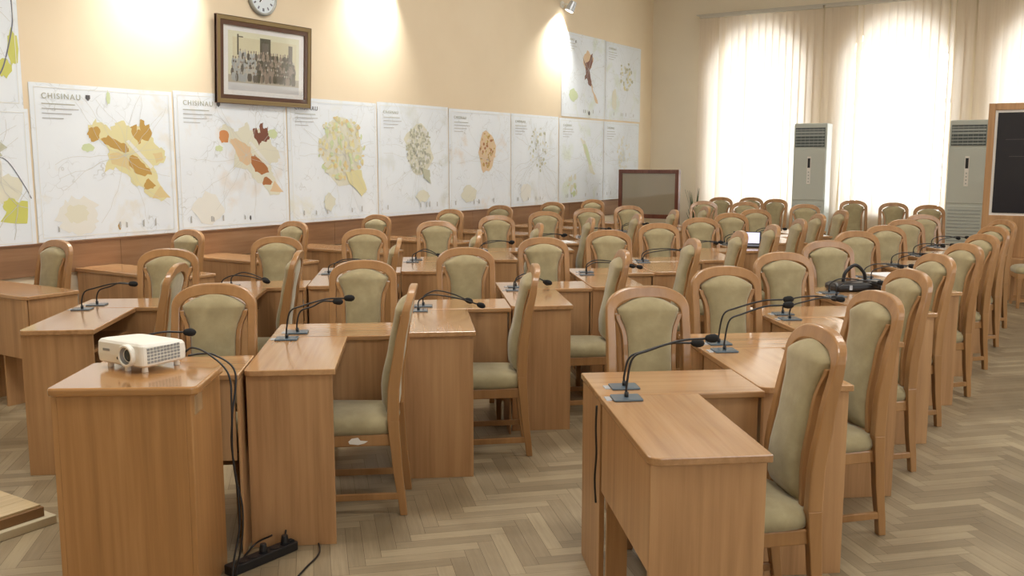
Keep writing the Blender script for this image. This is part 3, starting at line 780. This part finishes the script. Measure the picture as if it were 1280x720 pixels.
ORD = ['nearest', 'second nearest', 'third nearest', 'fourth nearest', 'fifth nearest', 'sixth nearest', 'seventh nearest', 'eighth nearest', 'ninth nearest', 'tenth nearest']
ROWN = {'A': 'aisle row', 'B': 'middle row', 'C': 'left-hand desk row'}
rzC, rzL = A, A - PI / 2
def base_from_top(x, y, rz, off=.28):   # where the chair stands when its top rail is at (x, y)
    return x + math.sin(rz) * off, y - math.cos(rz) * off
ROWY = {'A': (-1.09, 0, [2.44 + 1.03 * k for k in range(8)]),
        'B': (-3.0, -1, [2.58 + 1.035 * k for k in range(-1, 9)]),
        'C': (-4.70, 0, [2.58 + 1.03 * k for k in range(9)])}
TOPS = {
 ('A', 'C'): [(-1.8, 3.96), (-1.78, 4.95), (-1.75, 5.93), (-1.74, 7.0), (-1.77, 8.09), (-1.71, 8.93), (-1.64, 9.63), (-1.59, 10.58)],
 ('A', 'L'): [(-.897, 3.40), (-.89, 4.42), (-.88, 5.35), (-.9, 6.36), (-.88, 7.24), (-.89, 8.26), (-.89, 9.33), (-.89, 10.45)],
 ('B', 'C'): [(-3.53, 2.91), (-3.68, 4.12), (-3.62, 5.12), (-3.59, 6.15), (-3.51, 7.08), (-3.47, 8.05), (-3.41, 8.93), (-3.42, 9.92), (-3.34, 10.73)],
 ('B', 'L'): [(-2.83, 3.5), (-2.78, 4.54), (-2.68, 5.52), (-2.66, 6.66), (-2.59, 7.56), (-2.59, 8.48), (-2.6, 9.45), (-2.65, 10.23), (-2.56, 11.03)],
 ('C', 'C'): [(-5.25, 3.93), (-5.44, 5.05), (-5.42, 6.06), (-5.55, 7.25), (-5.58, 8.34), (-5.55, 9.3), (-5.47, 10.22), (-5.37, 11.02)],
 ('C', 'L'): [(-4.47, 3.41), (-4.44, 4.32), (-4.63, 5.57), (-4.6, 6.59), (-4.56, 7.47), (-4.55, 8.51), (-4.33, 8.97), (-4.45, 10.22), (-4.33, 10.93)],
}
proto = None
def chair(x, y, rz, label, group):
    global proto
    if proto is None: proto = make_chair(label, group, (x, y, 0), rz); return proto
    return dup(proto, (x, y, 0), rz, label, group)
for (row, kind), L in TOPS.items():
    rz = rzC if kind == 'C' else rzL
    for k, (x, y) in enumerate(L):
        ox, kmin, ys = ROWY[row]; kk = k - (kmin if (row == 'B' and kind == 'L') else 0)
        dx, dy = x - ox, y - ys[kk]; e, d = dx * CA + dy * SA, -dx * SA + dy * CA
        if kind == 'C': e, d = min(max(e, .33), .413), min(max(d, 1.44), 1.85)
        else: e, d = min(max(e, .64), .88), min(max(d, .33), .54 if row == 'A' else .50)
        dx, dy = DW(e, d); x, y = ox + dx, ys[kk] + dy
        rz = rzC if kind == 'C' else rzL + math.radians({'A': 4, 'B': -3, 'C': 0}[row])
        bx, by = base_from_top(x, y, rz)
        lab = '%s olive chair, %s in the %s' % ('camera-facing' if kind == 'C' else 'left-facing side-on', ORD[k], ROWN[row])
        ch_ = chair(bx, by, rz + math.radians(random.uniform(-2, 2)), lab, ('camera-facing' if kind == 'C' else 'left-facing') + ' chairs of the ' + ROWN[row])
        if (row, kind, k) == ('B', 'L', 0):
            bm = bmesh.new(); v = [bm.verts.new((.205 - (y + .232) * .064 + .0015, y, z)) for y, z in ((-.01, .350), (.03, .345), (.06, .352), (.075, .362), (.04, .366), (.03, .380), (.0, .376), (-.015, .362))]
            bm.faces.new(v); tp = obj('torn_sticker', bm, M['white_trim'], ch_, recalc=False); tp['label'] = 'torn white sticker'
WALLTOPS = [(-6.56, 3.95), (-6.62, 5.18), (-6.68, 6.45), (-6.72, 7.73), (-6.74, 9.10), (-6.78, 10.26), (-6.70, 11.49), (-6.63, 12.59)]
for k, (x, y) in enumerate(WALLTOPS):
    bx, by = base_from_top(x, y, 0)
    chair(bx, by, math.radians(random.uniform(-2, 2)), 'olive chair beside the brown wall band, %s of these' % ORD[k], 'chairs along the map wall')
FAR = [((-5.01, 12.96), .25, 'shaded chair just right of the notice board, in front of the thin plant'),
       ((-5.33, 14.53), .1, 'dark backlit chair nearest the left edge of the first window'),
       ((-4.42, 13.03), .35, 'brown shaded chair in front of the pair under the first window'),
       ((-4.89, 14.72), .1, 'backlit chair half hidden under the middle of the first window'),
       ((-4.36, 14.3), -.1, 'backlit chair under the right end of the first window'),
       ((-3.49, 12.76), .2, 'chair in front of the first air conditioner'),
       ((-3.24, 14.43), .35, 'backlit chair at the left end of the second window'),
       ((-2.58, 13.92), .3, 'backlit chair under the middle of the second window'),
       ((-2.04, 13.42), .35, 'backlit chair left of the second air conditioner')]
for (x, y), rz, lab in FAR:
    bx, by = base_from_top(x, y, rz); chair(bx, by, rz, lab, 'chairs at the window end')
chair(-.66, 12.02, -1.3, 'chair cut off by the right edge in front of the wooden stand', 'chairs at the window end')

# ------------------------------------------------------------ desks
TH_ = .026; HT = .78
def rounded(x0, x1, y0, y1, rs, n=6):
    """rectangle with per-corner radius: (x0y0, x1y0, x1y1, x0y1)"""
    out = []
    for (cx, cy, sx, sy, a0), r in zip(((x0, y0, 1, 1, PI), (x1, y0, -1, 1, 1.5 * PI), (x1, y1, -1, -1, 0), (x0, y1, 1, -1, .5 * PI)), rs):
        if r == 0: out.append((cx, cy)); continue
        for k in range(n + 1):
            a = a0 + PI / 2 * k / n; out.append((cx + sx * r + r * math.cos(a), cy + sy * r + r * math.sin(a)))
    return out
def slab(parent, x0, x1, y0, y1, rs, mat):
    bm = bmesh.new(); prism(bm, rounded(x0, x1, y0, y1, rs), HT - TH_, HT)
    return obj('desk_top', bm, mat, parent, bevel=.005)
def make_long(label, group, loc):
    t = thing('side_desk', label, 'desk', loc, A, group)
    slab(t, 0, .38, 0, .742, (.035, .004, 0, 0), M['lam_y'])
    bm = bmesh.new(); box(bm, .008, .366, .014, .034, 0, HT - TH_); obj('end_panel', bm, M['lam_z'], t, bevel=.0015)
    bm = bmesh.new(); box(bm, .010, .028, .036, .740, .41, HT - TH_); obj('modesty_panel', bm, M['lam_z'], t, bevel=.0015)
    bm = bmesh.new(); box(bm, .03, .11, .72, .738, 0, HT - TH_); obj('rear_panel', bm, M['lam_z'], t, bevel=.0015)
    bm = bmesh.new(); box(bm, .03, .33, .036, .716, HT - .15, HT - .135); obj('shelf', bm, M['lam_y'], t)
    return t
def make_cross(label, group, loc):
    t = thing('cross_desk', label, 'desk', loc, A, group)
    slab(t, 0, .643, .746, 1.13, (0, 0, 0, 0), M['lam_x'])
    bm = bmesh.new(); box(bm, .006, .026, .752, 1.115, 0, HT - TH_); obj('end_panel', bm, M['lam_z'], t, bevel=.0015)
    bm = bmesh.new(); box(bm, .630, .641, .752, 1.115, 0, HT - TH_); obj('end_panel', bm, M['lam_z'], t, bevel=.0015)
    bm = bmesh.new(); box(bm, .028, .620, .757, .775, .41, HT - TH_); obj('modesty_panel', bm, M['lam_z'], t, bevel=.0015)
    bm = bmesh.new(); box(bm, .028, .620, .777, 1.08, HT - .15, HT - .135); obj('shelf', bm, M['lam_x'], t)
    return t

pl = pc = None
def mic(row, k, which, origin, head):
    """gooseneck microphone: base plate, stem, foam head; coordinates in the desk frame of its unit"""
    bx, by = (.09, .69) if which == 0 else (.12, .86)
    px, py = DW(bx, by)
    w = ('side desk', 'cross desk')[which]
    t = thing('gooseneck_microphone', 'black gooseneck microphone on the %s %s of the %s' % (ORD[k if row != 'B' else k + 1], w, ROWN[row]), 'microphone', (origin[0] + px, origin[1] + py, HT), A, 'desk microphones')
    bm = bmesh.new(); prism(bm, rounded(-.055, .055, -.045, .045, (.008,) * 4, 3), 0, .008)
    b = obj('microphone_base', bm, M['blue_grey'], t, bevel=.003)
    bm = bmesh.new(); box(bm, -.078, -.057, -.02, .03, .0, .003); obj('name_strip', bm, M['silver'], b)
    hx, hz = head
    top = max(hz * .75, .075)
    P = spline([(0, 0, .01), (0, 0, .05), (.02, 0, top * .85 + .01), (.08, 0, top + .02 if hz < .1 else top * 1.0 + .015), (hx * .6, -.0, (top + .02) * .45 + hz * .55 + .01), (hx - .035, 0, hz)], 7)
    bm = bmesh.new(); tube(bm, P, .0042, 8); cyl(bm, (0, 0, .006), (0, 0, 1), .008, .02, 14); obj('gooseneck', bm, M['black'], t, smooth=True)
    d = (P[-1] - P[-3]).normalized(); q = P[-1]
    bm = bmesh.new(); tube(bm, [q - d * .002, q + d * .004, q + d * .02, q + d * .034, q + d * .045, q + d * .05], [.007, .013, .0165, .0165, .011, .003], 14)
    obj('foam_windshield', bm, M['foam'], t, smooth=True)
HEADS = {('A', 0): [(.33, .22), (.30, .17)], ('A', 1): [(.31, .21), (.35, .21)], ('A', 2): [(.30, .11), (.32, .09)], ('A', 3): [(.31, .09), (.33, .06)],
 ('B', -1): [None, (.32, .16)], ('B', 0): [(.32, .20), (.22, .16)], ('B', 1): [(.38, .035), (.29, .04)], ('B', 2): [(.25, .06), (.23, .04)],
 ('B', 3): [(.43, .06), (.38, .05)], ('B', 4): [(.36, .10), (.37, .09)], ('C', 0): [(.31, .15), (.23, .13)], ('C', 1): [(.31, .06), (.25, .05)], ('C', 3): [(.26, .05), (.22, .05)]}
ORIG = {}
for row, (x0, kmin, ys) in ROWY.items():
    for k in range(kmin, kmin + len(ys)):
        xy = (x0, ys[k - kmin]); ORIG[(row, k)] = xy; i = k - kmin
        if (row, k) != ('B', -1):
            j = i - (1 if row == 'B' else 0)
            lab = 'desk with end panel towards the camera, %s in the %s' % (ORD[j], ROWN[row]); g = 'end-on desks of the ' + ROWN[row]
            if pl is None: pl = make_long(lab, g, (*xy, 0))
            else: dup(pl, (*xy, 0), A, lab, g)
        lab = 'desk running crosswise to the view, %s in the %s' % (ORD[i], ROWN[row]); g = 'crosswise desks of the ' + ROWN[row]
        if pc is None: pc = make_cross(lab, g, (*xy, 0))
        else: dup(pc, (*xy, 0), A, lab, g)
        hs = HEADS.get((row, k), [(.32, .10), (.30, .08)])
        if k < 8:
            for w in (0, 1):
                if hs[w]: mic(row, k - (1 if row == 'B' and w == 0 else 0), w, xy, hs[w])

# long desks standing square to the map wall
pw_ = None
WD = [3.27, 4.42, 5.55, 6.72, 7.98, 9.32, 10.5, 11.7]
for k, y in enumerate(WD):
    lab = 'long desk standing out from the map wall, %s to the camera' % ORD[k]
    if pw_ is None:
        t = thing('wall_desk', lab, 'desk', (XW + .035, y, 0), 0, 'desks along the map wall'); pw_ = t; Lx = 1.27
        slab(t, 0, Lx, 0, .385, (0, .05, .01, 0), M['lam_x'])
        bm = bmesh.new(); box(bm, .01, Lx - .02, .012, .030, .36, HT - TH_); obj('modesty_panel', bm, M['lam_z'], t, bevel=.0015)
        bm = bmesh.new(); box(bm, Lx - .030, Lx - .012, .032, .375, .36, HT - TH_); obj('end_panel', bm, M['lam_z'], t, bevel=.0015)
        for x in (.02, .62, Lx - .36):
            bm = bmesh.new(); box(bm, x, x + .018, .032, .36, 0, HT - TH_); obj('support_panel', bm, M['lam_z'], t, bevel=.0015)
    else: dup(pw_, (XW + .035, y, 0), 0, lab, 'desks along the map wall')

# ------------------------------------------------------------ podium, projector, cables, power strip
px, py = DW(-1.31, 3.36)
pod = thing('podium', 'plain beech podium carrying the projector in the left foreground', 'podium', (px, py, 0), A - math.radians(3))
PW, PD, PHt = .532, .44, .85
bm = bmesh.new(); prism(bm, rounded(0, PW, 0, PD, (.03, .03, .075, .02), 6), PHt - .032, PHt); obj('top', bm, M['pod_top'], pod, bevel=.009, seg=3)
bm = bmesh.new(); box(bm, .03, PW - .05, .02, .04, 0, PHt - .03); obj('front_panel', bm, M['pod'], pod, bevel=.002)
bm = bmesh.new(); box(bm, PW - .05, PW - .03, .02, PD - .02, 0, PHt - .03); obj('side_panel', bm, M['pod'], pod, bevel=.002)
bm = bmesh.new(); box(bm, .01, .03, .02, PD - .02, 0, PHt - .03); obj('side_panel', bm, M['pod'], pod, bevel=.002)
bm = bmesh.new(); box(bm, .03, PW - .05, .25, .268, .4, .42); box(bm, .03, PW - .05, .06, PD - .03, .42, .438); obj('shelf', bm, M['pod'], pod)
bm = bmesh.new(); R = []
for a, z in ((.02, .74), (.03, .79), (.045, .835)): R.append([(PW - .029 + (.0 if z < .8 else .03), .09 + a, z), (PW - .0285, .12 + a, z), (PW - .0285, .125 + a, z + .01), (PW - .029, .095 + a, z + .01)])
loft(bm, R); bm.free()
bm = bmesh.new(); box(bm, PW - .03, PW - .0285, .06, .16, .73, .80); obj('clear_tape', bm, plain('clear_tape', (.5, .33, .17), .08, 0, .9, 1.), pod)

ex, ey = -1.07, 3.715
px, py = DW(ex, ey)
pj = thing('projector', 'white projector with round lens standing on the podium', 'projector', (px, py, PHt + .0005), A - math.radians(36))
w, dp, z0, z1 = .137, .108, .022, .118
bm = bmesh.new()
def prj(z, k, fr=.0):
    return [(x, y, z + (-.008 * (y + dp) / dp if z > .09 else 0)) for x, y in rounded(-w + k, w - k, -dp + k - fr, dp - k, (.025,) * 4, 5)]
loft(bm, [prj(z0, .012), prj(z0 + .008, .002), prj(.06, 0), prj(z1 - .014, .002), prj(z1 - .004, .008), prj(z1, .02)])
obj('casing', bm, M['white_pl'], pj, smooth=False, bevel=.003)
bm = bmesh.new(); lx = .055
loft(bm, [[(lx + r * math.cos(2 * PI * k / 32), -dp - y, .066 + r * math.sin(2 * PI * k / 32)) for k in range(32)] for r, y in ((.043, -.02), (.043, .012), (.040, .016), (.034, .016), (.032, .006))], cap=False)
lr = obj('lens_ring', bm, M['white_pl'], pj, smooth=False)
bm = bmesh.new(); loft(bm, [[(lx + r * math.cos(2 * PI * k / 28), -dp - y, .066 + r * math.sin(2 * PI * k / 28)) for k in range(28)] for r, y in ((.0335, .012), (.029, .004), (.027, -.002))], cap=False); obj('lens_barrel', bm, M['grey_vent'], lr)
bm = bmesh.new(); R = [[(lx + r * math.cos(2 * PI * k / 24), -dp - y, .066 + r * math.sin(2 * PI * k / 24)) for k in range(24)] for r, y in ((.0275, -.004), (.021, .001), (.012, .004), (.002, .005))]; loft(bm, R); obj('lens', bm, M['lens'], lr, smooth=True)
bm = bmesh.new()
for i in range(10):
    for j in range(5): box(bm, w - .001, w + .0015, -.085 + i * .0155, -.074 + i * .0155, .037 + j * .0125, .046 + j * .0125)
obj('vent_grille', bm, M['grey_vent'], pj)
bm = bmesh.new(); box(bm, -.09, -.05, -dp - .0012, -dp + .001, .072, .082); obj('logo_plate', bm, M['grey_vent'], pj)
bm = bmesh.new(); cyl(bm, (-.005, -dp + .002, .05), (0, -1, 0), .006, .003, 14); obj('infrared_window', bm, M['black'], pj)
for fx, fy in ((-.10, -.07), (.10, -.07), (.02, -.085), (.10, .08)):
    bm = bmesh.new(); cyl(bm, (fx, fy, 0), (0, 0, 1), .012, .024, 14, r2=.010); obj('foot', bm, M['white_pl'], pj)

def D3(e, d, z): x, y = DW(e, d); return (x, y, z)
def cable(name, label, pts, r=.004, cat='cable', group=None):
    bm = bmesh.new(); tube(bm, spline([D3(*p) for p in pts], 8), r, 8)
    o = obj(name, bm, M['black'], smooth=True); return tag(o, label, cat, group)
cable('projector_cable', 'outer black cable looping from the projector down to the power strip', [(-.915, 3.745, .895), (-.88, 3.73, .915), (-.81, 3.69, .895), (-.725, 3.62, .83), (-.712, 3.59, .70), (-.714, 3.58, .52), (-.70, 3.58, .36), (-.70, 3.58, .22), (-.72, 3.55, .10), (-.725, 3.52, .02), (-.728, 3.48, .006), (-.72, 3.44, .006)])
cable('projector_cable', 'inner black cable hanging close beside the podium side', [(-.91, 3.77, .875), (-.86, 3.78, .880), (-.80, 3.76, .876), (-.715, 3.70, .82), (-.722, 3.65, .66), (-.726, 3.63, .54), (-.71, 3.62, .40), (-.69, 3.61, .28), (-.70, 3.61, .14), (-.72, 3.60, .05), (-.725, 3.60, .006)])
sx, sy = DW(-.64, 3.765)
ps = thing('power_strip', 'black power strip lying on the floor beside the podium', 'power strip', (sx, sy, 0), A + math.radians(47))
bm = bmesh.new(); prism(bm, rounded(-.18, .16, -.03, .03, (.012,) * 4, 4), 0, .038); obj('housing', bm, M['black'], ps, bevel=.004)
for k in range(5):
    bm = bmesh.new(); cyl(bm, (-.115 + k * .056, 0, .036), (0, 0, 1), .021, .005, 20); obj('socket', bm, M['leather'], ps)
bm = bmesh.new(); box(bm, .128, .15, -.012, .012, .036, .044); obj('switch', bm, M['foam'], ps)
for k in (2, 4):
    bm = bmesh.new(); cyl(bm, (-.115 + k * .056, 0, .041), (0, 0, 1), .018, .035, 18, r2=.013); obj('plug', bm, M['black'], ps, bevel=.003)
cable('floor_cable', 'black cable curling on the floor right of the power strip', [(-.57, 3.87, .05), (-.56, 3.95, .09), (-.50, 3.99, .05), (-.44, 3.93, .008), (-.42, 3.80, .006), (-.46, 3.66, .006), (-.50, 3.52, .006)])
cable('floor_cable', 'black cable lying left of the power strip against the podium', [(-.62, 3.86, .07), (-.69, 3.88, .03), (-.725, 3.82, .006), (-.735, 3.74, .006), (-.73, 3.66, .006)])

# cable hanging in the gap of the nearest aisle desks
e0, d0 = -1.09 * CA + 2.44 * SA, 1.09 * SA + 2.44 * CA
cable('hanging_cable', 'black cable hanging inside the corner gap of the nearest aisle desk', [(e0 - .012, d0 + .735, .745), (e0 - .014, d0 + .735, .66), (e0 - .012, d0 + .73, .56), (e0 - .016, d0 + .735, .46), (e0 - .012, d0 + .73, .37)], .004)

# bag, papers, laptop
bx, by = DW(2.78, 6.16)
o = ORIG[('A', 3)]; q = DW(.20, .88)
bg = thing('briefcase', 'black leather bag with an arched handle lying on an aisle-row desk', 'bag', (o[0] + q[0], o[1] + q[1], HT), A)
bm = bmesh.new()
loft(bm, [[(x, y, z) for x, y in rounded(-.02 + k, .40 - k, .0 + k, .20 - k, (.03,) * 4, 4)] for z, k in ((0, .01), (.012, 0), (.04, 0), (.055, .02), (.06, .05))])
obj('bag_body', bm, M['leather'], bg, smooth=True)
bm = bmesh.new(); tube(bm, spline([(.07, .10, .05), (.085, .10, .12), (.15, .10, .17), (.215, .10, .12), (.23, .10, .05)], 8), .012, 10); obj('handle', bm, M['leather'], bg, smooth=True)
bm = bmesh.new()
for x in (.07, .29): box(bm, x, x + .02, -.003, .004, .015, .045)
obj('buckles', bm, M['silver'], bg)
def sheet(row, k, e, d, rz, label, w=.10, h=.148):
    o = ORIG[(row, k)]; q = DW(e, d); bm = bmesh.new(); box(bm, -w, w, -h, h, 0, .003)
    s = obj('paper_stack', bm, M['paper']); s.location = (o[0] + q[0], o[1] + q[1], HT + .0005); s.rotation_euler = (0, 0, A + rz); tag(s, label, 'paper', 'papers on the desks')
sheet('A', 4, .36, .95, .1, 'white sheet standing in for a window reflection on the aisle row, behind the black bag')  # pale sheet laid as the window's reflection on the glossy desk top
sheet('C', 5, .42, .95, .2, 'white papers far back on the row before the wall row')
o = ORIG[('B', 6)]; q = DW(.20, .42)
lp = thing('laptop', 'small open laptop with a bright screen far back in the middle row', 'laptop', (o[0] + q[0], o[1] + q[1], HT), A - .4)
bm = bmesh.new(); box(bm, -.14, .14, -.10, .10, 0, .018); obj('keyboard_base', bm, M['black'], lp, bevel=.003)
bm = bmesh.new(); loft(bm, [[(-.14, .095, .018), (.14, .095, .018), (.14, .105, .018), (-.14, .105, .018)], [(-.14, .145, .145), (.14, .145, .145), (.14, .155, .145), (-.14, .155, .145)]]); lid = obj('lid', bm, M['black'], lp)
em, tt, b = nt('lit_laptop_screen'); b.inputs['Base Color'].default_value = (.3, .3, .35, 1); b.inputs['Emission Color'].default_value = (.8, .78, 1, 1); b.inputs['Emission Strength'].default_value = .9
bm = bmesh.new(); v = [bm.verts.new(p) for p in ((-.125, .0975, .030), (.125, .0975, .030), (.125, .1405, .137), (-.125, .1405, .137))]; bm.faces.new(v); obj('screen', bm, em, lid)

# low platform at the left edge
pf = thing('low_platform', 'low parquet-topped platform at the left edge of the floor', 'platform', (-3.97, 2.30, 0), 0)
bm = bmesh.new()
for k in range(9): box(bm, -.04 - .12 * (k + 1), -.04 - .12 * k - .002, -3.0, -.05, .085, .095)
obj('top_boards', bm, M['plat'], pf)
bm = bmesh.new(); box(bm, -1.12, -.03, -3.0, -.04, .04, .085); obj('brown_edge', bm, M['plat_face'], pf, bevel=.003)
bm = bmesh.new(); box(bm, -1.14, 0, -3.0, 0, 0, .04); obj('worn_base', bm, M['plat_base'], pf, bevel=.004)

# ------------------------------------------------------------ light
w = bpy.data.worlds.new('sky'); S.world = w; w.use_nodes = True
bg_ = w.node_tree.nodes['Background']; bg_.inputs[0].default_value = (.93, .97, 1, 1); bg_.inputs[1].default_value = 6.8
for c in WINC:
    L = bpy.data.lights.new('window_portal', 'AREA'); L.shape = 'RECTANGLE'; L.size = 1.6; L.size_y = 3.1; L.cycles.is_portal = True
    o = bpy.data.objects.new('window_portal', L); COL.objects.link(o); o.location = (c, YF + .44, 2.32); o.rotation_euler = (-PI / 2, 0, 0)
def area(name, loc, rot, sx, sy, e, col):
    L = bpy.data.lights.new(name, 'AREA'); L.shape = 'RECTANGLE'; L.size = sx; L.size_y = sy; L.energy = e; L.color = col
    o = bpy.data.objects.new(name, L); COL.objects.link(o); o.location = loc; o.rotation_euler = rot; return o
for (x, y, e) in ((-4.2, 2.0, 95), (-.3, 2.0, 75), (-4.2, 6.2, 85), (-.3, 6.2, 60), (-4.2, 10.6, 50), (-.3, 10.6, 42)):
    area('ceiling_lamp', (x, y, 4.9), (0, 0, 0), 1.2, 1.2, e, (1, .965, .90))
for y in (0.0, 4.5, 9.0):   # added cool fill lights in front of the windowless right-hand wall
    area('side_fill', (XR - .05, y, 2.4), (0, PI / 2, 0), 2.6, 1.5, 55, (.90, .95, 1))

# ------------------------------------------------------------ camera
cd = bpy.data.cameras.new('camera'); cam = bpy.data.objects.new('camera', cd); COL.objects.link(cam)
F, HY = 1160., 201.08
th = math.atan((360 - HY) / F); aw = math.radians(32.791)
cd.sensor_width = 36; cd.lens = F / 1280 * 36; cd.clip_end = 100
cam.location = (0, 0, 1.65); cam.rotation_euler = (PI / 2 - th, 0, aw)
S.camera = cam
S.view_settings.view_transform = 'Standard'; S.view_settings.look = 'None'; S.view_settings.gamma = 1
S.view_settings.use_curve_mapping = False; S.view_settings.exposure = 0.0
try:
    S.cycles.use_denoising = True; S.cycles.max_bounces = 8; S.cycles.diffuse_bounces = 5; S.cycles.sample_clamp_indirect = 6
    S.cycles.caustics_reflective = False; S.cycles.caustics_refractive = False
except Exception: pass
